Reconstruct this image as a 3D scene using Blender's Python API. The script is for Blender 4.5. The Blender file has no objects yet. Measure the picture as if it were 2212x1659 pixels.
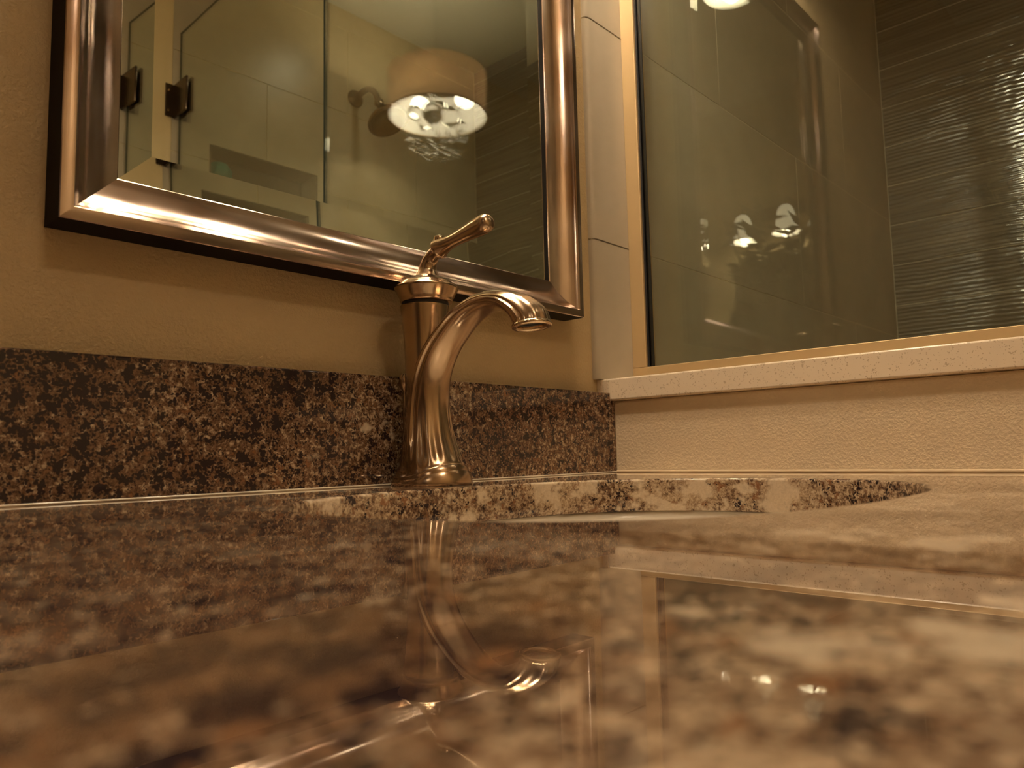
import bpy, bmesh, math, random
from mathutils import Vector, Matrix
import mathutils.noise as mn
R = math.radians
PI = math.pi
rnd = random.Random(7)
sc = bpy.context.scene
C = sc.collection

# ---------------------------------------------------------------- camera
F_PX, YAW, PIT, ROL = 1607.33, 0.8200, 0.0938, -0.0225
CAM = Vector((-.7904, -.5763, .0262))
fw = Vector((math.sin(YAW)*math.cos(PIT), math.cos(YAW)*math.cos(PIT), math.sin(PIT)))
r0 = Vector((math.cos(YAW), -math.sin(YAW), 0)); u0 = r0.cross(fw)
rt = math.cos(ROL)*r0 + math.sin(ROL)*u0
up = -math.sin(ROL)*r0 + math.cos(ROL)*u0
cd = bpy.data.cameras.new('camera'); cam = bpy.data.objects.new('camera', cd); C.objects.link(cam)
m = Matrix((rt, up, -fw)).transposed().to_4x4(); m.translation = CAM
cam.matrix_world = m
cd.sensor_width = 36; cd.lens = F_PX/2212*36; cd.clip_start = .004; cd.clip_end = 50
cd.dof.use_dof = True; cd.dof.focus_distance = .70; cd.dof.aperture_fstop = 11.5
sc.camera = cam

# ---------------------------------------------------------------- world, exposure
w = bpy.data.worlds.new('world'); sc.world = w; w.use_nodes = True
w.node_tree.nodes['Background'].inputs[0].default_value = (.5, .42, .3, 1)
w.node_tree.nodes['Background'].inputs[1].default_value = .02
sc.view_settings.view_transform = 'Standard'; sc.view_settings.look = 'None'
sc.view_settings.gamma = 1; sc.view_settings.use_curve_mapping = False
sc.view_settings.exposure = 0.40
sc.cycles.use_denoising = True; sc.cycles.adaptive_threshold = .02
sc.cycles.max_bounces = 12; sc.cycles.diffuse_bounces = 4; sc.cycles.glossy_bounces = 8
sc.cycles.transparent_max_bounces = 16; sc.cycles.transmission_bounces = 8
sc.cycles.caustics_reflective = False; sc.cycles.caustics_refractive = False
sc.cycles.sample_clamp_indirect = 12

WARM = (1.0, .81, .60)
VANITY_W, PENDANT_W, LEFT_W, BULB_R = 4.9, 15.0, 1.6, .020
VANITY_X = (-.535, -.345, -.155)
SHOWER_W = 3.8

# ---------------------------------------------------------------- materials
def mat(name, col=(.5,.5,.5), rough=.5, metal=0, **kw):
    mt = bpy.data.materials.new(name); mt.use_nodes = True
    b = mt.node_tree.nodes['Principled BSDF']
    b.inputs['Base Color'].default_value = (*col, 1)
    b.inputs['Roughness'].default_value = rough
    b.inputs['Metallic'].default_value = metal
    for k, v in kw.items(): b.inputs[k].default_value = v
    return mt
def N(mt, t, **kw):
    n = mt.node_tree.nodes.new(t)
    for k, v in kw.items():
        if hasattr(n, k): setattr(n, k, v)
        else: n.inputs[k.replace('_', ' ')].default_value = v
    return n
def LK(mt, a, b): mt.node_tree.links.new(a, b)
def B(mt): return mt.node_tree.nodes['Principled BSDF']
def coords(mt, scale=(1,1,1), loc=(0,0,0)):
    g = N(mt, 'ShaderNodeNewGeometry')
    mp = N(mt, 'ShaderNodeMapping'); mp.inputs['Scale'].default_value = scale; mp.inputs['Location'].default_value = loc
    LK(mt, g.outputs['Position'], mp.inputs['Vector']); return mp.outputs['Vector']
def noise(mt, vec, scale, detail=3, rough=.5, dist=0):
    n = N(mt, 'ShaderNodeTexNoise'); n.inputs['Scale'].default_value = scale
    n.inputs['Detail'].default_value = detail; n.inputs['Roughness'].default_value = rough
    n.inputs['Distortion'].default_value = dist
    LK(mt, vec, n.inputs['Vector']); return n
def ramp(mt, fac, stops, interp='LINEAR'):
    r = N(mt, 'ShaderNodeValToRGB'); e = r.color_ramp.elements; r.color_ramp.interpolation = interp
    while len(e) < len(stops): e.new(.5)
    for i, (p, c) in enumerate(stops):
        e[i].position = p; e[i].color = (*c, 1) if len(c) == 3 else c
    LK(mt, fac, r.inputs['Fac']); return r.outputs['Color']
def mix(mt, fac, a, b, mode='MIX'):
    n = N(mt, 'ShaderNodeMix', data_type='RGBA', blend_type=mode)
    for i, v in ((0, fac), (6, a), (7, b)):
        if hasattr(v, 'is_linked') or hasattr(v, 'links'): LK(mt, v, n.inputs[i])
        elif i == 0: n.inputs[0].default_value = v
        else: n.inputs[i].default_value = (*v, 1)
    return n.outputs[2]
def math_(mt, op, a, b=None):
    n = N(mt, 'ShaderNodeMath', operation=op)
    for i, v in enumerate((a, b)):
        if v is None: continue
        if isinstance(v, (int, float)): n.inputs[i].default_value = v
        else: LK(mt, v, n.inputs[i])
    return n.outputs[0]
def bump(mt, h, strength=.3, dist=.001):
    n = N(mt, 'ShaderNodeBump'); n.inputs['Strength'].default_value = strength; n.inputs['Distance'].default_value = dist
    LK(mt, h, n.inputs['Height']); LK(mt, n.outputs['Normal'], B(mt).inputs['Normal']); return n

def paint(name, col, amp=.5):
    mt = mat(name, col, .55)
    v = coords(mt)
    n1 = noise(mt, v, 330, 3, .55); n2 = noise(mt, v, 130, 2)
    h = ramp(mt, n1.outputs['Fac'], [(.42, (0,0,0)), (.62, (1,1,1))])
    s = math_(mt, 'ADD', math_(mt, 'MULTIPLY', h, .6), n2.outputs['Fac'])
    bump(mt, s, amp, .0012)
    c = mix(mt, math_(mt, 'MULTIPLY', noise(mt, v, 3, 2).outputs['Fac'], .25), col, tuple(x*.85 for x in col))
    LK(mt, c, B(mt).inputs['Base Color'])
    return mt
M = {}
M['wall'] = paint('tan_wall_paint', (.50, .365, .19))
M['wall_lit'] = paint('tan_wall_paint_lit', (.69, .56, .385), .35)  # tan paint lightened: stronger light on the low wall put into its colour
M['cream'] = paint('cream_wall_paint', (.66, .52, .30), .3)
M['ceiling'] = paint('ceiling_paint', (.62, .56, .43), .3)

def granite(name, lo, hi, amp):
    mt = mat(name, (.5,.4,.25), .01)
    v = coords(mt, (1.3, 1.3, 1.3))
    def warp(src, sc0, amt):
        wv = N(mt, 'ShaderNodeVectorMath', operation='MULTIPLY_ADD'); wv.inputs[1].default_value = (amt,)*3
        LK(mt, noise(mt, src, sc0, 2).outputs['Color'], wv.inputs[0]); LK(mt, src, wv.inputs[2]); return wv.outputs[0]
    v2 = warp(v, 120, .006)
    sx = N(mt, 'ShaderNodeSeparateXYZ'); LK(mt, coords(mt), sx.inputs[0])
    gr = N(mt, 'ShaderNodeMapRange', interpolation_type='SMOOTHSTEP'); gr.inputs['From Min'].default_value = -.72; gr.inputs['From Max'].default_value = -.28
    gr.inputs['To Min'].default_value = lo; gr.inputs['To Max'].default_value = hi
    LK(mt, sx.outputs[0], gr.inputs['Value'])
    gf = N(mt, 'ShaderNodeMapRange', interpolation_type='SMOOTHSTEP'); gf.inputs['From Min'].default_value = -.565; gf.inputs['From Max'].default_value = -.495
    gf.inputs['To Min'].default_value = -.15; gf.inputs['To Max'].default_value = 0; LK(mt, sx.outputs[1], gf.inputs['Value'])
    big = math_(mt, 'ADD', math_(mt, 'ADD', math_(mt, 'MULTIPLY', math_(mt, 'SUBTRACT', noise(mt, v, 9, 2, .5).outputs['Fac'], .5), amp), .5), math_(mt, 'ADD', gr.outputs[0], gf.outputs[0]))     # the slab is darker grained at its left
    bigc = math_(mt, 'SUBTRACT', big, .5)
    fine = noise(mt, v2, 420, 3, .6).outputs['Fac']
    mid = noise(mt, v2, 170, 4, .7).outputs['Fac']
    base = ramp(mt, fine, [(.34, (.24,.155,.09)), (.5, (.38,.27,.17)), (.66, (.54,.415,.28))])
    f1 = ramp(mt, math_(mt, 'ADD', mid, math_(mt, 'MULTIPLY', bigc, .55)), [(.43, (0,0,0)), (.56, (1,1,1))])
    brown = ramp(mt, fine, [(.36, (.045,.022,.014)), (.60, (.17,.095,.052))])
    c = mix(mt, f1, base, brown)
    rs = noise(mt, v2, 85, 3, .6).outputs['Fac']
    c = mix(mt, ramp(mt, rs, [(.60, (0,0,0)), (.68, (.65,.65,.65))]), c, (.25,.11,.045))
    vo = N(mt, 'ShaderNodeTexVoronoi'); vo.inputs['Scale'].default_value = 330; LK(mt, v2, vo.inputs['Vector'])
    sel = noise(mt, v, 75, 3, .65).outputs['Fac']
    t2 = math_(mt, 'ADD', math_(mt, 'SUBTRACT', sel, math_(mt, 'MULTIPLY', vo.outputs['Distance'], .28)), math_(mt, 'MULTIPLY', bigc, .55))
    c = mix(mt, ramp(mt, t2, [(.44, (0,0,0)), (.49, (1,1,1))]), c, (.024,.014,.015))
    ci = noise(mt, warp(v, 40, .012), 30, 3, .6).outputs['Fac']
    c = mix(mt, ramp(mt, math_(mt, 'SUBTRACT', ci, math_(mt, 'MULTIPLY', bigc, .9)), [(.585, (0,0,0)), (.67, (.75,.75,.75))]), c, (.60,.48,.34))
    LK(mt, c, B(mt).inputs['Base Color'])
    return mt
M['granite'] = granite('speckled_granite', .09, -.06, .8)
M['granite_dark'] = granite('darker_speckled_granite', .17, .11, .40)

def quartz():
    mt = mat('speckled_quartz', (.72,.60,.45), .22)
    v = coords(mt)
    vo = N(mt, 'ShaderNodeTexVoronoi'); vo.inputs['Scale'].default_value = 560; LK(mt, v, vo.inputs['Vector'])
    sel = noise(mt, v, 300, 1).outputs['Fac']
    t = math_(mt, 'ADD', vo.outputs['Distance'], math_(mt, 'MULTIPLY', math_(mt, 'SUBTRACT', .55, sel), 2.2))
    f = ramp(mt, t, [(.14, (1,1,1)), (.24, (0,0,0))])
    LK(mt, mix(mt, f, (.72,.60,.45), (.50,.39,.27)), B(mt).inputs['Base Color'])
    return mt
M['quartz'] = quartz()

def brushed(name, c0, c1, r0_, r1_, sc1=(20,20,900), aniso=.0, patch=9):
    mt = mat(name, c0, .3, 1)
    v = coords(mt)
    p = noise(mt, v, patch, 2, .5).outputs['Fac']
    st = noise(mt, coords(mt, sc1), 1, 3, .6).outputs['Fac']
    LK(mt, ramp(mt, p, [(.25, c0), (.75, c1)]), B(mt).inputs['Base Color'])
    rr = N(mt, 'ShaderNodeMapRange'); rr.inputs['To Min'].default_value = r0_; rr.inputs['To Max'].default_value = r1_
    rr.inputs['From Min'].default_value = .3; rr.inputs['From Max'].default_value = .7
    LK(mt, p, rr.inputs['Value']); LK(mt, rr.outputs[0], B(mt).inputs['Roughness'])
    bump(mt, st, .12, .0002)
    B(mt).inputs['Anisotropic'].default_value = aniso
    return mt
M['frame_h'] = brushed('champagne_leaf_brushed_along_rail', (.42,.31,.255), (.62,.50,.43), .11, .19, (25,300,900), patch=14)
M['frame_v'] = brushed('champagne_leaf_brushed_along_stile', (.42,.31,.255), (.62,.50,.43), .11, .19, (900,300,25), patch=14)
M['frame_side'] = mat('dark_stained_frame_edge', (.006,.0025,.0015), .7, 0, **{'Specular IOR Level': .15})
M['nickel'] = brushed('brushed_warm_nickel', (.42,.295,.19), (.52,.38,.26), .18, .24, (900,900,60), patch=30)
M['nickel_polished'] = mat('polished_warm_nickel', (.62,.46,.31), .13, 1)
M['dark_nickel'] = mat('dark_brushed_nickel', (.10,.072,.052), .24, 1)
M['black'] = mat('black_rubber', (.012,.01,.01), .6)
M['channel'] = mat('brushed_gold_channel', (.62,.45,.24), .38, .55)
M['mirror'] = mat('mirror_silver', (.84,.90,.80), .0, 1)
M['porcelain'] = mat('porcelain', (.78,.72,.62), .12)
M['grout'] = mat('grout', (.60,.53,.41), .9)
M['chrome'] = mat('chrome', (.8,.8,.8), .06, 1)
M['wood'] = mat('dark_wood', (.07,.03,.015), .4)
M['caulk'] = mat('caulk', (.60,.47,.30), .6)

def tile_mat():
    mt = mat('taupe_stone_tile', (.42,.32,.22), .33)
    v = coords(mt, (1, 1, 1))
    n = noise(mt, v, 6, 4, .6).outputs['Fac']; n2 = noise(mt, coords(mt, (8, 8, 260)), 1, 2).outputs['Fac']
    LK(mt, ramp(mt, n, [(.3, (.39,.33,.24)), (.7, (.47,.40,.30))]), B(mt).inputs['Base Color'])
    bump(mt, n2, .05, .0003)
    return mt
M['tile'] = tile_mat()
def combed():
    mt = mat('combed_glazed_tile', (.19,.155,.105), .09)
    v = coords(mt)
    g = noise(mt, coords(mt, (1, 6, 16)), 1, 3, .6)
    wz = N(mt, 'ShaderNodeTexWave', wave_type='BANDS', bands_direction='Z'); wz.inputs['Scale'].default_value = 31
    wz.inputs['Distortion'].default_value = 0
    add = N(mt, 'ShaderNodeVectorMath', operation='MULTIPLY_ADD'); add.inputs[1].default_value = (0, 0, .022)
    LK(mt, g.outputs['Color'], add.inputs[0]); LK(mt, v, add.inputs[2]); LK(mt, add.outputs[0], wz.inputs['Vector'])
    n2 = noise(mt, coords(mt, (1, 9, 330)), 1, 2, .5).outputs['Fac']
    h = math_(mt, 'ADD', math_(mt, 'MULTIPLY', wz.outputs['Fac'], .8), math_(mt, 'MULTIPLY', n2, .25))
    bump(mt, h, 1.0, .0006)
    c = ramp(mt, noise(mt, coords(mt, (2, 3, 200)), 1, 3).outputs['Fac'], [(.35, (.155,.125,.085)), (.65, (.225,.18,.125))])
    LK(mt, c, B(mt).inputs['Base Color'])
    return mt
M['combed'] = combed()

def glass_pane():
    mt = bpy.data.materials.new('clear_glass_pane'); mt.use_nodes = True; nt = mt.node_tree; nt.nodes.clear()
    out = nt.nodes.new('ShaderNodeOutputMaterial'); t = nt.nodes.new('ShaderNodeBsdfTransparent'); g = nt.nodes.new('ShaderNodeBsdfGlossy')
    t.inputs[0].default_value = (.94, .975, .94, 1); g.inputs['Roughness'].default_value = 0; g.inputs[0].default_value = (1,1,1,1)
    ge = nt.nodes.new('ShaderNodeNewGeometry'); mr = nt.nodes.new('ShaderNodeMapRange')
    mr.inputs['To Min'].default_value = 1.52; mr.inputs['To Max'].default_value = 1/1.52
    nt.links.new(ge.outputs['Backfacing'], mr.inputs['Value'])
    f = nt.nodes.new('ShaderNodeFresnel'); nt.links.new(mr.outputs[0], f.inputs['IOR'])
    mx = nt.nodes.new('ShaderNodeMixShader'); nt.links.new(f.outputs[0], mx.inputs[0]); nt.links.new(t.outputs[0], mx.inputs[1]); nt.links.new(g.outputs[0], mx.inputs[2])
    nt.links.new(mx.outputs[0], out.inputs[0]); return mt
M['pane'] = glass_pane()
M['pane_edge'] = mat('polished_glass_edge', (.035,.045,.036), .03, 0)
M['crystal'] = mat('crystal', (1,1,1), .0, 0, **{'Transmission Weight': 1.0, 'IOR': 1.5})
M['vase'] = mat('dark_glazed_vase', (.05,.035,.03), .25)
M['leaf'] = mat('dried_leaf', (.10,.075,.035), .6)
M['teal'] = mat('teal_mesh', (.005,.17,.13), .7)
def emis(name, base, col, s):
    mt = mat(name, base, .5); B(mt).inputs['Emission Color'].default_value = (*col, 1); B(mt).inputs['Emission Strength'].default_value = s; return mt
M['bulb'] = emis('lit_bulb', (.9,.9,.9), (1,.80,.55), 60)
M['bell'] = emis('lit_frosted_glass', (.8,.78,.7), (1,.78,.52), 2.2)
M['fabric'] = emis('lit_tan_shade_fabric', (.55,.42,.30), (1,.58,.36), .2)
M['lining'] = emis('lit_white_shade_lining', (.8,.78,.75), (1,.84,.68), .35)
for k in ('fabric', 'lining'):             # the cloth lets part of the light through
    nt = M[k].node_tree; tr = nt.nodes.new('ShaderNodeBsdfTranslucent'); tr.inputs[0].default_value = (.50, .39, .27, 1)
    mx = nt.nodes.new('ShaderNodeMixShader'); mx.inputs[0].default_value = .5; out = nt.nodes['Material Output']
    nt.links.new(nt.nodes['Principled BSDF'].outputs[0], mx.inputs[1]); nt.links.new(tr.outputs[0], mx.inputs[2]); nt.links.new(mx.outputs[0], out.inputs[0])

# ---------------------------------------------------------------- mesh helpers
def link(name, me, mats, parent=None, smooth=False):
    o = bpy.data.objects.new(name, me); C.objects.link(o)
    for mm in (mats if isinstance(mats, (list, tuple)) else [mats]): me.materials.append(mm)
    if smooth:
        for p in me.polygons: p.use_smooth = True
    if parent is not None:
        o.parent = parent
        o.matrix_parent_inverse = Matrix.Translation(-Vector(parent.location))
    return o
def pyobj(name, vs, fs, mats, parent=None, smooth=False, fmat=None):
    me = bpy.data.meshes.new(name); me.from_pydata([tuple(v) for v in vs], [], fs); me.update()
    bm = bmesh.new(); bm.from_mesh(me); bmesh.ops.recalc_face_normals(bm, faces=bm.faces); bm.to_mesh(me); bm.free()
    o = link(name, me, mats, parent, smooth)
    if fmat:
        for p, i in zip(me.polygons, fmat): p.material_index = i
    return o
def box(name, a, b, mt, parent=None, bev=0.0, seg=2):
    bm = bmesh.new(); bmesh.ops.create_cube(bm, size=1)
    a, b = Vector(a), Vector(b); lo = Vector(map(min, a, b)); hi = Vector(map(max, a, b))
    for v in bm.verts: v.co = Vector([(lo[i]+hi[i])/2 + v.co[i]*(hi[i]-lo[i]) for i in range(3)])
    if bev: bmesh.ops.bevel(bm, geom=bm.edges[:], offset=bev, segments=seg, affect='EDGES', profile=.5)
    me = bpy.data.meshes.new(name); bm.to_mesh(me); bm.free()
    o = link(name, me, mt, parent, bool(bev))
    if bev:
        shade_auto(o); flat_big(o)
    return o
def shade_auto(o, ang=32):
    me = o.data; bm = bmesh.new(); bm.from_mesh(me)
    for e in bm.edges:
        if len(e.link_faces) == 2 and e.calc_face_angle(0) > R(ang): e.smooth = False
    bm.to_mesh(me); bm.free()
    for p in me.polygons: p.use_smooth = True
def flat_big(o):
    a = max(p.area for p in o.data.polygons)*.02
    for p in o.data.polygons:
        if p.area > a: p.use_smooth = False
def multibox(name, boxes, mt, parent=None):
    vs, fs = [], []
    for a, b in boxes:
        k = len(vs)
        for x in (a[0], b[0]):
            for y in (a[1], b[1]):
                for z in (a[2], b[2]): vs.append((x, y, z))
        fs += [[k+i for i in f] for f in ((0,1,3,2),(4,6,7,5),(0,4,5,1),(2,3,7,6),(0,2,6,4),(1,5,7,3))]
    return pyobj(name, vs, fs, mt, parent)
def loft(name, rings, mt, parent=None, caps=(True, True), smooth=True, ang=None):
    n = len(rings[0]); vs = [p for r in rings for p in r]; fs = []
    for i in range(len(rings)-1):
        for j in range(n):
            a, b = i*n+j, i*n+(j+1) % n
            fs.append([a, b, b+n, a+n])
    if caps[0]: fs.append(list(range(n))[::-1])
    if caps[1]: fs.append([(len(rings)-1)*n+j for j in range(n)])
    o = pyobj(name, vs, fs, mt, parent, smooth)
    if ang: shade_auto(o, ang)
    return o
def lathe(name, prof, mt, parent=None, c=(0,0,0), n=48, axis=None, ang=35, caps=(False, False)):
    """profile of (radius, height) spun about +z (or about axis) at c"""
    rings = []
    q = Vector((0,0,1)).rotation_difference(Vector(axis).normalized()) if axis else None
    for r, z in prof:
        ring = []
        for j in range(n):
            v = Vector((max(r, 1e-5)*math.cos(2*PI*j/n), max(r, 1e-5)*math.sin(2*PI*j/n), z))
            if q: v = q @ v
            ring.append(Vector(c)+v)
        rings.append(ring)
    return loft(name, rings, mt, parent, caps, True, ang)
def tube(name, pts, rad, mt, parent=None, n=20, ends=True, ang=50):
    pts = [Vector(p) for p in pts]; rings = []
    rad = rad if isinstance(rad, (list, tuple)) else [rad]*len(pts)
    ref = None
    for i, p in enumerate(pts):
        t = (pts[min(i+1, len(pts)-1)]-pts[max(i-1, 0)]).normalized()
        if ref is None: ref = t.orthogonal().normalized()
        ref = (ref - t*ref.dot(t)).normalized(); s = t.cross(ref)
        rings.append([p + rad[i]*(math.cos(2*PI*j/n)*ref + math.sin(2*PI*j/n)*s) for j in range(n)])
    return loft(name, rings, mt, parent, (ends, ends), True, ang)
def spline(keys, n):
    """Catmull-Rom through tuples"""
    out = []; k = len(keys)
    for s in range(k-1):
        p0, p1, p2, p3 = keys[max(s-1, 0)], keys[s], keys[s+1], keys[min(s+2, k-1)]
        for i in range(n):
            t = i/n
            out.append(tuple(.5*((2*b)+(-a+c)*t+(2*a-5*b+4*c-d)*t*t+(-a+3*b-3*c+d)*t**3) for a, b, c, d in zip(p0, p1, p2, p3)))
    out.append(tuple(keys[-1])); return out
def thing(name, label, cat, loc, group=None):
    o = bpy.data.objects.new(name, None); C.objects.link(o); o.location = loc; o.empty_display_size = .02
    return tag(o, label, cat, group)
def tag(o, label, cat, group=None):
    o['label'] = label; o['category'] = cat
    if group: o['group'] = group
    return o
def struct(o): o['kind'] = 'structure'; return o
def copy_tree(o, loc, label=None):
    r = o.copy(); C.objects.link(r); r.location = loc
    if label: r['label'] = label
    for ch in list(o.children):
        c = ch.copy(); C.objects.link(c); c.parent = r
        for g in ch.children:
            d = g.copy(); C.objects.link(d); d.parent = c
    return r
def point(name, loc, watts, rad=BULB_R, col=WARM, parent=None):
    l = bpy.data.lights.new(name, 'POINT'); l.energy = watts; l.color = col; l.shadow_soft_size = rad
    o = bpy.data.objects.new(name, l); C.objects.link(o); o.location = loc
    if parent is not None:
        o.parent = parent; o.matrix_parent_inverse = Matrix.Translation(-Vector(parent.location))
    return o

# ---------------------------------------------------------------- room shell (counter top is z = 0)
ZF, ZC = -.86, 1.60
XL, XG, XS = -2.20, .066, 1.279          # left wall, glass plane, shower tile face
YN, YE = -1.66, -1.55                    # wall behind, tile face of the shower end wall
struct(box('wall_back', (XL-.1, 0, ZF), (XS+.12, .12, ZC), M['wall']))
struct(box('wall_left', (XL-.1, YE, ZF), (XL, 0, ZC), M['wall']))
struct(box('wall_front', (XL-.1, YE-.1, ZF), (.0555, YE, ZC), M['cream']))
wall_sr = struct(box('wall_shower_right', (XS+.0016, YN, ZF), (XS+.12, 0, ZC), M['grout']))
struct(box('ceiling', (XL-.1, YN-.1, ZC), (XS+.12, .12, ZC+.1), M['ceiling']))
floor = struct(box('floor', (XL-.1, YN-.1, ZF-.1), (XS+.12, .12, ZF), M['grout']))
wall_r = struct(box('wall_right', (0, -.775, ZF), (.135, 0, .0912), M['wall_lit'], bev=.003))
wall_b2 = struct(multibox('wall_shower_back', [((-.0185, -.0045, .1194), (.063, 0, ZC)), ((.063, -.0081, .0), (XS+.0016, 0, ZC))], M['grout']))
# shower end wall with its niche
nx0, nx1, nz0, nz1 = .172, .539, .860, .9675
wall_e = struct(multibox('wall_shower_end', [((.056, YE-.11, ZF), (XS+.0016, YE-.10, ZC)),
    ((.056, YE-.10, ZF), (nx0, YE-.0018, ZC)), ((nx1, YE-.10, ZF), (XS+.0016, YE-.0018, ZC)),
    ((nx0, YE-.10, ZF), (nx1, YE-.0018, nz0)), ((nx0, YE-.10, nz1), (nx1, YE-.0018, ZC))], M['cream']))

# ---------------------------------------------------------------- wall tiles, one object each
def tile_box(name, a, b, mt, parent, bev=.0008): return box(name, a, b, mt, parent, bev, 1)
J = .0011                                  # half a joint
zs = [.1194, .3048, .611, .9158, 1.2206, 1.5254, ZC]
for i in range(len(zs)-1):
    xs = [-.02, .355, .965, XS+.008]
    if i in (1, 3, 5): xs = [-.02, .674, XS+.008]
    if i == 0: xs = [-.02, .965, XS+.008]
    for k in range(len(xs)-1):
        z0 = zs[i]+(J if i else .0005); z1 = zs[i+1]-J
        if k == 0:                         # bullnose outer edge
            pr = [(-.02, 0), (-.0195, -.004), (-.0165, -.0072), (-.012, -.0085), (xs[1]-J, -.0085), (xs[1]-J, 0)]
            loft('tile', [[(x, y, z) for x, y in pr] for z in (z0, z1)], M['tile'], wall_b2, ang=40)
        else: tile_box('tile', (xs[k]+J, -.0085, z0), (xs[k+1]-J, -.0005, z1), M['tile'], wall_b2)
# end wall, 12 x 24 courses cut round the niche
def minus(a, hole):
    (x0, z0, x1, z1), (hx0, hz0, hx1, hz1) = a, hole
    if hx0 >= x1 or hx1 <= x0 or hz0 >= z1 or hz1 <= z0: return [a]
    out = []
    if x0 < hx0: out.append((x0, z0, hx0, z1))
    if hx1 < x1: out.append((hx1, z0, x1, z1))
    lo, hi = max(x0, hx0), min(x1, hx1)
    if z0 < hz0: out.append((lo, z0, hi, hz0))
    if hz1 < z1: out.append((lo, hz1, hi, z1))
    return out
ez = [-.61, -.305, 0, .3048, .611, .9158, 1.2206, 1.5254, ZC]
for i in range(len(ez)-1):
    xs = [.058, .355, .965, XS] if i % 2 else [.058, .66, XS]
    for k in range(len(xs)-1):
        rs = minus((xs[k]+J, ez[i]+J, xs[k+1]-J, ez[i+1]-J), (nx0-.001, nz0-.001, nx1+.001, nz1+.001))
        if rs: multibox('tile', [((a, YE-.009, b), (c, YE, d)) for a, b, c, d in rs], M['tile'], wall_e)
M['niche'] = mat('dark_niche_tile', (.10,.08,.052), .45)
multibox('niche_lining', [((nx0, YE-.099, nz0), (nx1, YE-.094, nz1)), ((nx0, YE-.1, nz0-.001), (nx1, YE+.001, nz0+.004)),
    ((nx0, YE-.1, nz1-.004), (nx1, YE, nz1)), ((nx0, YE-.1, nz0), (nx0+.004, YE, nz1)), ((nx1-.004, YE-.1, nz0), (nx1, YE, nz1))], M['niche'], wall_e)
# shower right wall: combed strips, 4 inch courses
cz0 = .3852 - .106*8
rows = []
z = cz0
while z < ZC: rows.append(z); z += .1060
for i, z in enumerate(rows):
    z1 = min(z+.106, ZC)-J; z0 = max(z, ZF)+J
    off = [.0, .3, .15, .45][i % 4]
    ys = [-.0085]; y = -.60+off*.0
    ys = [-.009, -.52-off*.6, YE] if z > -.2 else [-.009, -.8, YE]
    for k in range(len(ys)-1):
        tile_box('tile', (XS, ys[k+1]+J, z0), (XS+.0095, ys[k]-J, z1), M['combed'], wall_sr)

# ---------------------------------------------------------------- quartz cap on the low wall
cap = box('quartz_ledge', (-.0114, -.785, .0912), (.150, -.0086, .1194), M['quartz'], None, .0022, 3)
# the cap runs back to the painted wall under the tile
tag(cap, 'cream speckled quartz ledge capping the low wall under the shower glass', 'ledge')
cb = box('corner_piece', (-.0114, -.0088, .0912), (.150, -.0003, .1190), M['quartz'], cap)

# ---------------------------------------------------------------- granite counter with sink cut-out
SX, SY, SA, SB, SN = -.375, -.290, .219, .168, 2.45
def sup(k, grow=0, z=0, n=96, ex=SN):
    a, b = SA+grow, SB+grow; t = 2*PI*k/n
    c, s = math.cos(t), math.sin(t)
    return (SX+a*math.copysign(abs(c)**(2/ex), c), SY+b*math.copysign(abs(s)**(2/ex), s), z)
def counter():
    X0, X1, Y0, Y1, T = -1.50, -.0006, -.605, -.0005, .030
    bm = bmesh.new(); n = 96
    def ring(pts): return [bm.verts.new(p) for p in pts]
    def bridge(a, b):
        for i in range(len(a)): bm.faces.new((a[i], a[(i+1) % len(a)], b[(i+1) % len(a)], b[i]))
    def fill(outer, inner):
        es = []
        for L in (outer, inner):
            for i in range(len(L)):
                es.append(bm.edges.get((L[i], L[(i+1) % len(L)])) or bm.edges.new((L[i], L[(i+1) % len(L)])))
        bmesh.ops.triangle_fill(bm, edges=es, use_beauty=True)
    e = .004
    prev = None; holes = []
    for k in range(5):
        a = PI/2*k/4; holes.append(ring([sup(i, e*.6*(1-math.sin(a)), -e*.6*(1-math.cos(a))) for i in range(n)]))
    holes.append(ring([sup(i, 0, -T+.001) for i in range(n)])); holes.append(ring([sup(i, .001, -T) for i in range(n)]))
    for a, b in zip(holes, holes[1:]): bridge(a, b)
    outs = []
    for k in range(5):
        a = PI/2*k/4; d = e*(1-math.sin(a)); zz = -e*(1-math.cos(a))
        outs.append(ring([(X0+d, Y0+d, zz), (X1, Y0+d, zz), (X1, Y1, zz), (X0+d, Y1, zz)]))
    outs.append(ring([(X0, Y0, -T), (X1, Y0, -T), (X1, Y1, -T), (X0, Y1, -T)]))
    for a, b in zip(outs, outs[1:]): bridge(a, b)
    fill(outs[0], holes[0]); fill(outs[-1], holes[-1])
    bmesh.ops.recalc_face_normals(bm, faces=bm.faces)
    me = bpy.data.meshes.new('countertop'); bm.to_mesh(me); bm.free()
    o = link('countertop', me, M['granite']); shade_auto(o, 28)
    for p in me.polygons:
        if abs(p.normal.z) > .999: p.use_smooth = False
    return o
tag(counter(), 'polished speckled brown and cream granite countertop with an oval sink cut-out', 'countertop')
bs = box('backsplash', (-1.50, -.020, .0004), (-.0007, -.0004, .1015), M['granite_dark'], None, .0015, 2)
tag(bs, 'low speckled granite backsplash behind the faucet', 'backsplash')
tag(tube('caulk_bead', [(-.0022, -.021, .0012), (-.0022, -.60, .0012)], .0018, M['caulk'], None, 8), 'thin caulk line where countertop meets the low tan wall', 'caulk')

M['sealant'] = mat('glossy_sealant', (.55,.48,.38), .12)
tag(tube('sealant_line', [(-1.495, -.0209, .0008), (-.003, -.0209, .0008)], .0009, M['sealant'], None, 8), 'glossy sealant line where the backsplash meets the countertop', 'sealant')

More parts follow.
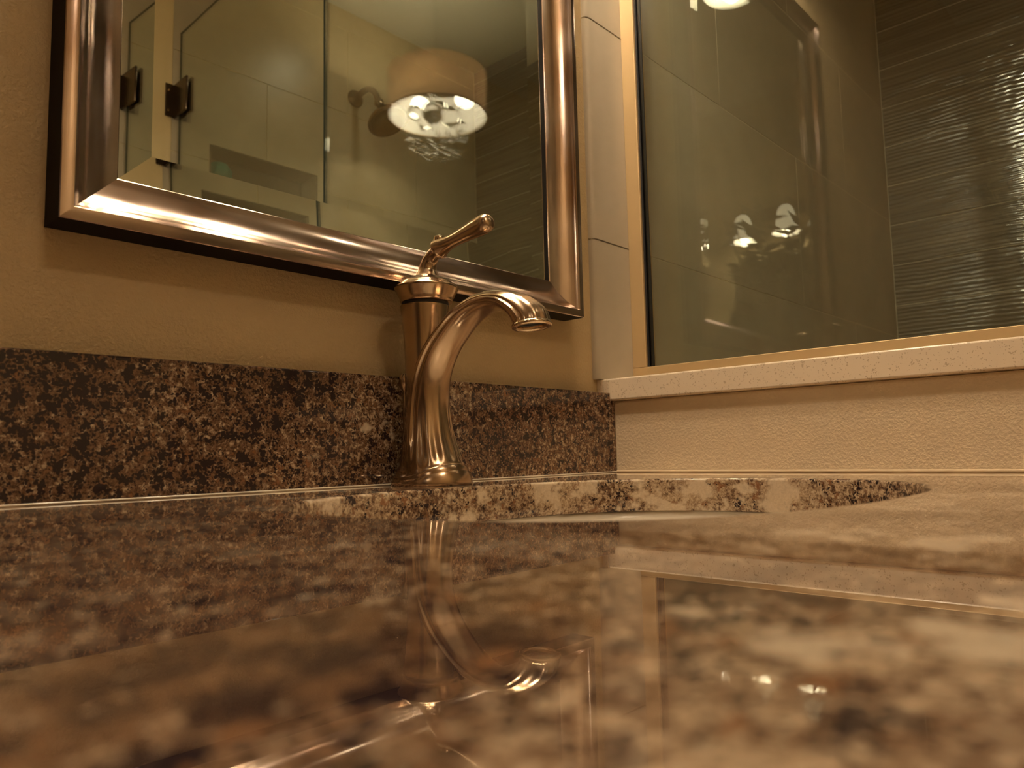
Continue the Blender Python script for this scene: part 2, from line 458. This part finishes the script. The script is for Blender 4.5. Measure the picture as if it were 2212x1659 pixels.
# sink bowl under the counter
def sink():
    t = thing('sink', 'white porcelain undermount sink bowl below the granite cut-out', 'sink', (SX, SY, -.18))
    prof = [(.022, -.0305), (.022, -.040), (.004, -.0400), (.004, -.0306), (.0035, -.031), (.001, -.036), (-.004, -.06), (-.012, -.10), (-.028, -.135), (-.060, -.158), (-.11, -.168), (-.145, -.171)]
    rings = [[sup(k, g, z) for k in range(96)] for g, z in [(.022, -.0402), (.022, -.0306), (.004, -.0306), (.001, -.036), (-.004, -.06), (-.012, -.10), (-.028, -.135), (-.060, -.158), (-.11, -.168), (-.145, -.171)]]
    outer = [[sup(k, g, z) for k in range(96)] for g, z in [(-.145, -.178), (-.055, -.168), (-.018, -.14), (.004, -.06), (.008, -.0402), (.022, -.0402)]]
    loft('bowl', outer+rings[1:], M['porcelain'], t, (True, True), True, 60)
    lathe('drain', [(0, .0032), (.016, .003), (.020, .0016), (.0225, 0), (.0225, -.0005)], M['nickel'], t, (SX, SY, -.1708), 32)
sink()

# ---------------------------------------------------------------- faucet
FX, FY = -.345, -.0555
def faucet():
    t = thing('faucet', 'brushed bronze-toned single-lever faucet with arched fluted spout', 'faucet', (FX, FY, 0))
    nk = M['nickel']
    # column: slightly waisted, flared at the foot
    body = [(.0320, .0002), (.0325, .003), (.0308, .0055), (.0304, .008), (.0284, .010), (.0276, .013), (.0245, .018), (.0228, .028), (.0212, .042), (.0198, .062),
            (.0186, .085), (.0184, .105), (.0190, .125), (.0201, .142), (.0216, .156), (.0226, .1636), (.0226, .1648)]
    body = [body[0]]+spline(body[1:], 3)
    lathe('body', body, nk, t, (FX, FY+.004, 0), 56, caps=(True, True))
    # groove
    lathe('groove', [(.0212, .1644), (.0217, .1646), (.0217, .1674), (.0212, .1676)], M['black'], t, (FX, FY+.003, 0), 48, caps=(True, True))
    # spout: y, z, half width, half thickness
    keys = [(-.0640, .0003, .0332, .0328), (-.0640, .0030, .0334, .0330), (-.0636, .0042, .0314, .0310), (-.0634, .0066, .0315, .0311), (-.0630, .0078, .0298, .0294), (-.0627, .0100, .0298, .0293), (-.0624, .0112, .0284, .0280), (-.0618, .0160, .0274, .0266), (-.0605, .024, .0262, .0250), (-.0575, .043, .0226, .0218), (-.0560, .065, .0200, .0196),
            (-.0580, .087, .0188, .0172), (-.0645, .106, .0184, .0150), (-.0765, .1230, .0182, .0124), (-.0925, .1370, .0180, .0104), (-.1090, .1480, .0176, .0094),
            (-.1270, .1544, .0172, .0087), (-.1455, .1558, .0168, .0085), (-.1610, .1522, .0164, .0094), (-.1735, .1450, .0160, .0118), (-.1808, .1375, .0158, .0142), (-.1832, .1335, .0157, .0152), (-.1838, .1300, .0157, .0156)]
    path = spline(keys, 5); n = 160; rings = []
    L = len(path)
    for i, (y, z_, a, b) in enumerate(path):
        p0, p1 = path[max(i-1, 0)], path[min(i+1, L-1)]
        ty, tz = p1[0]-p0[0], p1[1]-p0[1]; l = math.hypot(ty, tz); ty, tz = ty/l, tz/l
        if i == 0: ty, tz = 0, 1
        if i < 12: k = i/12; ty, tz = ty*k, 1-(1-tz)*k; l = math.hypot(ty, tz); ty, tz = ty/l, tz/l
        ny, nz_ = -tz, ty                       # points to the -y (inner) side of the arch
        s = max(0, (i-20))/(L-21); ring = []
        low = max(0, 1-abs(z_-.0)/.085) if s < .5 else 0
        tip = max(0, (s-.62)/.38)
        for j in range(n):
            th = 2*PI*j/n; c, sn = math.cos(th), math.sin(th)
            ex = 2.0 if sn > 0 else 2.0+.35*math.sin(PI*min(1, s*1.3))
            rr = (abs(c)**ex+abs(sn)**ex)**(-1/ex)
            f = 1.0
            dth = min(abs(th-0), abs(th-PI), abs(th-2*PI))
            ridge = math.exp(-(dth/.05)**2)*.075*min(1, max(0, (z_-.012)/.03))
            groove = -math.exp(-((dth-.17)/.08)**2)*.035*min(1, max(0, (z_-.012)/.03))
            f += ridge+groove
            if .25 < th < PI-.25: f += -.075*min(1, low*1.8)*(.5-.5*math.cos(10*(th-.25)/(PI-.5)*PI*1.0))*min(1, max(0, (z_-.012)/.012))
            if PI+.3 < th < 2*PI-.3: f += -.06*tip*(.5-.5*math.cos(8*(th-PI-.3)/(PI-.6)*PI))*(1 if s < .985 else .2)
            ring.append((FX+a*rr*c*f, y+b*rr*sn*f*ny, z_+b*rr*sn*f*nz_))
        rings.append(ring)
    loft('spout', rings, nk, t, (True, False), True, 70)
    # outlet lip and aerator
    ax = Vector((0, path[-1][0]-path[-3][0], path[-1][1]-path[-3][1])).normalized(); tip = Vector((FX, path[-1][0], path[-1][1]))
    lathe('spout_lip', [(.0154, -.0012), (.0163, -.0004), (.0167, .0008), (.0165, .0020), (.0155, .0026), (.0135, .0026), (.0122, .0020), (.0118, .0010), (.0117, -.004)], M['nickel_polished'], t, tip, 48, ax, 60)
    lathe('aerator', [(.0117, -.0012), (.0095, -.0012), (.0093, -.0022), (.0040, -.0022), (.0038, -.0012), (0, -.0012)], M['black'], t, tip, 32, ax)
    # collar drum and dome with rings
    col = [(.0230, .1674), (.0240, .1677), (.0246, .1688), (.0247, .1702), (.0253, .1718), (.0272, .1756), (.0293, .1796), (.0298, .1810), (.0294, .1822), (.0270, .1833), (.0266, .1842), (.0250, .1850),
           (.0244, .1857), (.0238, .1866), (.0218, .1874), (.0208, .1882), (.0190, .1890), (.0160, .1902), (.0130, .1920)]
    lathe('collar', col, nk, t, (FX, FY+.001, 0), 64, None, 50, caps=(True, True))
    # swan neck
    nkp = spline([(-.0555, .1890, .0165), (-.0555, .1915, .0130), (-.0560, .1950, .0104), (-.0565, .1990, .0086), (-.0578, .2035, .0077), (-.0605, .2078, .0070), (-.0650, .2113, .0067), (-.0705, .2140, .0068), (-.0735, .2150, .0070)], 6)
    tube('neck', [(FX, y, z_) for y, z_, r in nkp], [r for y, z_, r in nkp], nk, t, 32)
    # lever handle
    hp = spline([(-.0708, .2146, .0030), (-.0712, .2148, .0085), (-.0725, .2152, .0096), (-.0748, .2159, .0090), (-.0810, .2172, .0072), (-.0890, .2187, .0062), (-.0985, .2202, .0063), (-.1090, .2218, .0071), (-.1200, .2234, .0081),
                 (-.1290, .2246, .0086), (-.1345, .2253, .0082), (-.1383, .2258, .0064), (-.1400, .2261, .0034), (-.1405, .2262, .0004)], 5)
    tube('lever', [(FX, y, z_) for y, z_, r in hp], [max(.0002, r) for y, z_, r in hp], nk, t, 32)
    lathe('knuckle', [(.0001, .0060), (.0025, .0055), (.0044, .0042), (.0052, .0020), (.0048, 0), (.0040, -.0014)], M['nickel_polished'], t, (FX, -.0728, .2226), 24)
    # lift rod behind the column
    rod = thing_part = tube('lift_rod', [(FX-.004, -.0262, .0006), (FX-.004, -.0262, .090)], .0022, nk, t, 12)
    lathe('rod_knob', [(.0001, .104), (.0035, .1035), (.0052, .101), (.0056, .097), (.0046, .092), (.003, .0895), (.0024, .088)], nk, t, (FX-.004, -.0262, 0), 24)
faucet()

# ---------------------------------------------------------------- bevelled wall mirror
def mirror(name, label, xl, xr, zb, zt):
    t = thing(name, label, 'mirror', ((xl+xr)/2, 0, zb))
    prof = [(0, -.0004), (0, -.0316), (.0006, -.0322), (.0040, -.0332), (.0086, -.0330), (.0094, -.0322), (.0102, -.0306), (.0125, -.0276), (.0155, -.0245), (.0190, -.0218),
            (.0230, -.0194), (.0275, -.0174), (.0320, -.0159), (.0365, -.0149), (.0400, -.0144), (.0412, -.0142), (.0419, -.0136), (.0420, -.0128), (.0420, -.0004)]
    def rail(kind, mt):
        A, Bv = [], []
        for u, y in prof:
            if kind == 'b': A.append((xl+u, y, zb+u)); Bv.append((xr-u, y, zb+u))
            if kind == 't': A.append((xl+u, y, zt-u)); Bv.append((xr-u, y, zt-u))
            if kind == 'l': A.append((xl+u, y, zb+u)); Bv.append((xl+u, y, zt-u))
            if kind == 'r': A.append((xr-u, y, zb+u)); Bv.append((xr-u, y, zt-u))
        o = loft('frame_rail', [A, Bv], [mt, M['frame_side']], t, (True, True), False)
        for p in o.data.polygons:
            vi = sorted({v % len(prof) for v in p.vertices})
            if vi in ([0, 1], [0, len(prof)-1], [len(prof)-2, len(prof)-1]) and len(p.vertices) == 4: p.material_index = 1
        shade_auto(o, 24)
    rail('b', M['frame_h']); rail('t', M['frame_h']); rail('l', M['frame_v']); rail('r', M['frame_v'])
    # silvered glass, the bevel turns the reflection towards the centre
    y0, dy, bw = -.0085, .00101, .0250
    i = .0418
    o_ = [(xl+i, y0-dy, zb+i), (xr-i, y0-dy, zb+i), (xr-i, y0-dy, zt-i), (xl+i, y0-dy, zt-i)]
    j = i+bw
    c_ = [(xl+j, y0, zb+j), (xr-j, y0, zb+j), (xr-j, y0, zt-j), (xl+j, y0, zt-j)]
    bk = [(x, -.006, z_) for x, y, z_ in o_]
    pyobj('mirror_glass', [(a[0], y0, a[2]) for a in c_]+[(a[0], y0+.0015, a[2]) for a in c_], [[0,1,2,3],[4,5,6,7],[0,1,5,4],[1,2,6,5],[2,3,7,6],[3,0,4,7]], M['mirror'], t)
    pyobj('bevelled_edge', o_+c_+bk, [[0,1,5,4],[1,2,6,5],[2,3,7,6],[3,0,4,7],[0,1,9,8],[1,2,10,9],[2,3,11,10],[3,0,8,11]], M['mirror'], t)
    box('backing', (xl+.02, -.0055, zb+.02), (xr-.02, -.0006, zt-.02), M['frame_side'], t)
    return t
mirror('wall_mirror', 'wall mirror in a wide champagne metal frame hanging above the faucet', -.643, -.0757, .1893, .93)

# ---------------------------------------------------------------- shower glass: fixed panel and door
GX0, GX1 = .069, .0750
def pane_obj(a, b, parent):
    o = multibox('glass_pane', [(a, b)], [M['pane'], M['pane_edge']], parent)
    for p in o.data.polygons:
        if abs(p.normal.x) < .5: p.material_index = 1
    return o
pn = thing('glass_screen', 'fixed clear glass shower panel standing in gold-toned channels on the quartz ledge', 'shower glass', (.073, -.39, .1194))
pane_obj((GX0, -.775, .1260), (GX1, -.0125, 1.262), pn)
box('channel', (.0605, -.775, .1195), (.0655, -.0087, .1385), M['channel'], pn, .0006, 1)
box('channel', (.0805, -.775, .1195), (.0855, -.0087, .1385), M['channel'], pn, .0006, 1)
box('channel', (.0605, -.0300, .1388), (.0655, -.0087, 1.262), M['channel'], pn, .0006, 1)
box('channel', (.0805, -.0300, .1388), (.0855, -.0087, 1.262), M['channel'], pn, .0006, 1)
box('gasket', (.0658, -.0315, .1375), (.0678, -.0125, 1.262), M['black'], pn)
box('gasket', (.0783, -.0315, .1375), (.0803, -.0125, 1.262), M['black'], pn)
dr = thing('shower_door', 'frameless clear glass shower door hung from the cream wall end', 'shower door', (.073, -1.15, ZF+.02))
pane_obj((GX0, -1.525, ZF+.02), (GX1, -.781, 1.262), dr)
for hz in (1.06, -.55):
    h = box('hinge', (.061, -1.548, hz-.050), (.0675, -1.462, hz+.050), M['dark_nickel'], dr, .002, 2)
    box('wall_plate', (.038, YE+.0005, hz-.048), (.0675, YE+.006, hz+.050), M['dark_nickel'], h, .002, 2)
    box('hinge_plate', (.0765, -1.535, hz-.050), (.083, -1.462, hz+.050), M['dark_nickel'], h, .002, 2)
    for q in (-.03, .03): lathe('screw', [(0, .0012), (.003, .001), (.0036, 0)], M['nickel_polished'], h, (.048, YE+.006, hz+q), 14, (0, 1, 0))
hd = tube('door_handle', [(.066, -.85, .10), (.03, -.85, .10), (.024, -.85, .106), (.024, -.85, .294), (.03, -.85, .30), (.066, -.85, .30)], .008, M['dark_nickel'], dr, 16)

# ---------------------------------------------------------------- shower head
def shower_head():
    t = thing('wall_shower', 'dark nickel shower head on a curved arm on the shower end wall', 'shower head', (.69, YE, 1.286))
    dk = M['dark_nickel']
    lathe('flange', [(.030, 0), (.031, .003), (.028, .009), (.018, .015), (.012, .018), (.010, .02)], dk, t, (.69, YE+.0005, 1.286), 36, (0, 1, 0), 50, (True, True))
    ap = spline([(YE+.01, 1.286), (YE+.05, 1.296), (YE+.085, 1.292), (YE+.118, 1.265), (YE+.138, 1.225)], 6)
    tube('arm', [(.69, y, z_) for y, z_ in ap], .0105, dk, t, 20)
    ax = Vector((.10, .42, -.80)).normalized(); c = Vector((.69, YE+.138, 1.225))
    lathe('head', [(.0001, -.012), (.012, -.010), (.0165, 0), (.014, .012), (.012, .022), (.016, .034), (.030, .050), (.054, .066), (.070, .078), (.0720, .084), (.070, .088), (.065, .089), (.0001, .089)], dk, t, c, 48, ax, 50)
    lathe('spray_face', [(.063, .0892), (.062, .0908), (.036, .0908), (.035, .0902), (.0001, .0902)], mat('dark_spray_face', (.03,.02,.018), .35), t, c, 40, ax, 50)
shower_head()

# recessed light in the shower ceiling (its light throws the shadow of the shower arm down the end wall)
def downlight():
    x, y = .68, -1.08
    t = thing('recessed_light', 'round white recessed light in the ceiling above the shower', 'ceiling light', (x, y, ZC))
    lathe('trim_ring', [(.052, ZC-.0005), (.075, ZC-.0005), (.074, ZC-.004), (.056, ZC-.006), (.052, ZC-.003)], M['porcelain'], t, (x, y, 0), 40)
    lathe('lens', [(.0001, ZC-.002), (.052, ZC-.002)], M['bell'], t, (x, y, 0), 32)
    l = bpy.data.lights.new('lamp', 'SPOT'); l.energy = SHOWER_W; l.color = WARM; l.shadow_soft_size = .035; l.spot_size = R(165); l.spot_blend = .8
    o = bpy.data.objects.new('lamp', l); C.objects.link(o); o.location = (x, y, ZC-.01); o.parent = t; o.matrix_parent_inverse = Matrix.Translation(-Vector(t.location))
downlight()

# teal puff in the niche
def puff():
    vs, fs = [], []; n, m_ = 28, 16; rings = []
    for i in range(m_+1):
        ph = PI*i/m_; ring = []
        for j in range(n):
            th = 2*PI*j/n; k = 1+.07*math.sin(7*th+3*ph)*math.sin(ph)+.05*math.sin(11*ph)
            ring.append((.2195+.037*k*math.sin(ph)*math.cos(th), YE-.040+.037*k*math.sin(ph)*math.sin(th), .9005-.0360*math.cos(ph)))
        rings.append(ring)
    tag(loft('bath_puff', rings, M['teal'], None), 'small round teal bath puff at the left end of the shower niche', 'bath puff')
puff()

# ---------------------------------------------------------------- vanity lights with bell shades
def vanity_light(name, label, origin, along, out, xs, watts):
    """origin: wall point, along: unit vector of the bar, out: away from the wall"""
    o = Vector(origin); a = Vector(along); n = Vector(out); t = thing(name, label, 'wall light', o)
    Z = Vector((0, 0, 1)); w_ = max(abs(v) for v in xs)
    p = [o+a*s*(w_+.06)+n*d+Z*h for d in (.001, .018) for s, h in ((-1, .03), (1, .03), (1, .085), (-1, .085))]
    pyobj('back_plate', p, [[0,1,2,3],[4,5,6,7],[0,1,5,4],[1,2,6,5],[2,3,7,6],[3,0,4,7]], M['dark_nickel'], t)
    for v in xs:
        c = o+a*v
        tube('arm', [c+n*.015+Z*.058, c+n*.06+Z*.075, c+n*.10+Z*.082, c+n*.125+Z*.066, c+n*.13+Z*.040], .006, M['dark_nickel'], t, 14)
        sh = lathe('shade', [(.016, .040), (.024, .034), (.033, .018), (.038, -.005), (.042, -.035), (.049, -.060), (.059, -.078), (.0575, -.078), (.047, -.060), (.040, -.035), (.036, -.005), (.031, .017), (.022, .032), (.015, .037)], M['bell'], t, c+n*.13, 40, None, 60)
        bl = lathe('bulb', [(.0001, -.052), (.012, -.048), (.021, -.036), (.024, -.020), (.020, -.004), (.013, .010), (.012, .030)], M['bulb'], sh, c+n*.13, 24, None, 60)
        point('lamp', c+n*.13+Z*-.078, watts, BULB_R, WARM, t)
    return t
vanity_light('vanity_light', 'three-lamp vanity light with bell shades above the champagne-framed mirror', (-.345, 0, 1.10), (1, 0, 0), (0, -1, 0), tuple(x+.345 for x in VANITY_X), VANITY_W)
vanity_light('wall_light', 'two-lamp wall light with bell shades reflected in the shower glass', (XL, -.755, .996), (0, 1, 0), (1, 0, 0), (-.095, .095), LEFT_W)

# low dark cabinet on the left wall, seen only as a reflection
def left_cabinet():
    t = thing('linen_cabinet', 'tall dark cabinet at the far left wall, reflected in the shower glass', 'cabinet', (XL+.1, -.53, ZF))
    wd = M['wood']; x = XL+.002
    box('carcass', (x, -.845, ZF), (x+.24, -.215, .77), wd, t, .002, 1)
    box('top', (x, -.85, .7705), (x+.255, -.21, .79), wd, t, .002, 1)
    for y0 in (-.84, -.528):
        d = box('door', (x+.2405, y0, ZF+.1), (x+.256, y0+.308, .765), wd, t, .002, 1)
        lathe('knob', [(.005, 0), (.005, .012), (.013, .020), (.012, .027), (.0001, .029)], M['dark_nickel'], d, (x+.256, -.56 if y0 < -.7 else -.50, .1), 18, (1, 0, 0), 50)
left_cabinet()

# ---------------------------------------------------------------- pendant drum with crystal drops
def pendant():
    cx, cy, zb, zt, rr = -.625, -1.20, 1.128, 1.272, .160
    t = thing('drum_pendant', 'tan fabric drum pendant with clear glass globes and crystal drops', 'pendant light', (cx, cy, ZC))
    lathe('shade', [(rr, zb), (rr, zt)], M['fabric'], t, (cx, cy, 0), 64)
    lathe('shade_lining', [(rr-.002, zb), (rr-.002, zt)], M['lining'], t, (cx, cy, 0), 64)
    lathe('shade_rim', [(rr+.001, zb+.004), (rr+.002, zb), (rr-.003, zb), (rr-.003, zb+.004)], M['fabric'], t, (cx, cy, 0), 64)
    lathe('canopy', [(.06, ZC-.001), (.06, ZC-.016), (.02, ZC-.028), (.006, ZC-.03)], M['chrome'], t, (cx, cy, 0), 32)
    tube('stem', [(cx, cy, ZC-.025), (cx, cy, zb+.02)], .006, M['chrome'], t, 12)
    lathe('chrome_hub', [(.0001, zb+.045), (.03, zb+.042), (.035, zb+.02), (.0001, zb+.015)], M['chrome'], t, (cx, cy, 0), 32)
    for k in range(3):
        a = 2*PI*k/3+.5; p = Vector((cx+.09*math.cos(a), cy+.09*math.sin(a), zb+.07))
        tube('lamp_arm', [(cx, cy, zb+.035), (cx+.06*math.cos(a), cy+.06*math.sin(a), zb+.03), (p.x, p.y, zb+.05)], .004, M['chrome'], t, 8)
        lathe('bulb', [(.0001, .028), (.008, .024), (.011, .01), (.010, -.01), (.007, -.02)], M['bulb'], t, p, 16); point('lamp', p, PENDANT_W/3, .03, WARM, t)
    for (dx, dy, dz, r) in ((-.070, .03, -.018, .020), (-.025, .035, -.004, .033), (.045, .03, -.010, .036), (.005, -.06, .005, .026), (.07, -.03, .0, .024)):
        g = lathe('glass_globe', [(r*math.sin(PI*i/14), r*math.cos(PI*i/14)) for i in range(15)], M['crystal'], t, (cx+dx, cy+dy, zb+dz), 28)
        tube('wire', [(cx+dx, cy+dy, zb+dz+r), (cx+dx, cy+dy, zt-.02)], .0006, M['chrome'], g, 6)
    d0 = None
    for k in range(54):
        a = k*2.39996; q = .100*math.sqrt((k+.5)/54); x, y = cx+q*math.cos(a), cy+q*math.sin(a)
        z_ = zb-.045-.10*(1-(q/.115)**2)*rnd.uniform(.55, 1)-rnd.uniform(0, .02)
        if d0 is None:
            d0 = lathe('crystal_drop', [(.0001, .013), (.002, .011), (.0035, .006), (.0062, -.002), (.0058, -.006), (.0035, -.010), (.0001, -.012)], M['crystal'], t, (cx, cy, 0), 8, None, 10)
            base = d0.data
            for v in base.vertices: v.co -= Vector((cx, cy, 0))
            d0.matrix_parent_inverse = Matrix.Identity(4); o = d0
        else:
            o = d0.copy(); C.objects.link(o); o.parent = t
        o.location = Vector((x, y, z_))-Vector(t.location); s = rnd.uniform(.8, 1.25); o.scale = (s, s, s)
    hang = tube('drop_wires', [(cx, cy, zb), (cx, cy, zb-.10)], .0005, M['chrome'], t, 5)
pendant()

# ---------------------------------------------------------------- leafy arrangement on the counter, seen only in the glass
def arrangement():
    px, py = -1.17, -.35
    v = lathe('vase', [(.035, .0005), (.045, .01), (.055, .06), (.052, .12), (.034, .18), (.022, .22), (.028, .25), (.026, .25), (.020, .22), (.030, .18), (.048, .12), (.03, .02), (.0001, .015)], M['vase'], None, (px, py, 0), 36, caps=(True, False))
    tag(v, 'dark glazed vase on the left end of the granite countertop', 'vase')
    t = thing('dried_leaf_spray', 'spray of dark dried leaves reflected in the shower glass', 'plant', (px, py, .25))
    for k in range(30):
        a = k*2.4; l = rnd.uniform(.03, .15); hgt = rnd.uniform(.34, .50)
        top = Vector((px+l*math.cos(a), py+l*math.sin(a), .22+hgt))
        pts = [Vector((px, py, .20)), Vector((px+.01*math.cos(a), py+.01*math.sin(a), .26)), (Vector((px, py, .25))*.45+top*.55)+Vector((0, 0, .02)), top]
        st = tube('stem', pts, .0018, M['leaf'], t, 6)
        for q in range(5):
            base = pts[2].lerp(top, q/4.0); d = Vector((rnd.uniform(-1, 1), rnd.uniform(-1, 1), rnd.uniform(-.3, .6))).normalized(); s = d.cross(Vector((0, 0, 1))).normalized()
            L_, W_ = rnd.uniform(.05, .11), rnd.uniform(.011, .022); up_ = s.cross(d)*.004
            vs = [base, base+d*L_*.4+s*W_+up_, base+d*L_, base+d*L_*.4-s*W_+up_, base+d*L_*.4-up_]
            pyobj('leaf', vs, [[0, 1, 4], [1, 2, 4], [2, 3, 4], [3, 0, 4]], M['leaf'], st)
arrangement()

# ---------------------------------------------------------------- vanity cabinet below the counter
def cabinet():
    t = thing('vanity_cabinet', 'dark wood vanity cabinet under the granite countertop', 'cabinet', (-.75, -.29, ZF))
    wd = M['wood']
    multibox('carcass', [((-1.48, -.565, ZF), (-1.46, -.002, -.031)), ((-.022, -.565, ZF), (-.002, -.002, -.031)), ((-1.46, -.565, ZF+.08), (-.022, -.002, ZF+.10)), ((-.76, -.565, ZF+.10), (-.74, -.002, -.031)), ((-1.46, -.52, ZF), (-.022, -.50, ZF+.08))], wd, t)
    for x0 in (-1.478, -1.118, -.748, -.388):
        d = box('door', (x0+.002, -.583, ZF+.10), (x0+.358, -.566, -.034), wd, t, .002, 1)
        box('door_panel', (x0+.055, -.586, ZF+.155), (x0+.305, -.5835, -.089), wd, d, .001, 1)
        lathe('knob', [(.005, 0), (.005, .012), (.013, .020), (.012, .027), (.0001, .029)], M['dark_nickel'], d, (x0+.03, -.583, -.12), 18, (0, -1, 0), 50)
cabinet()
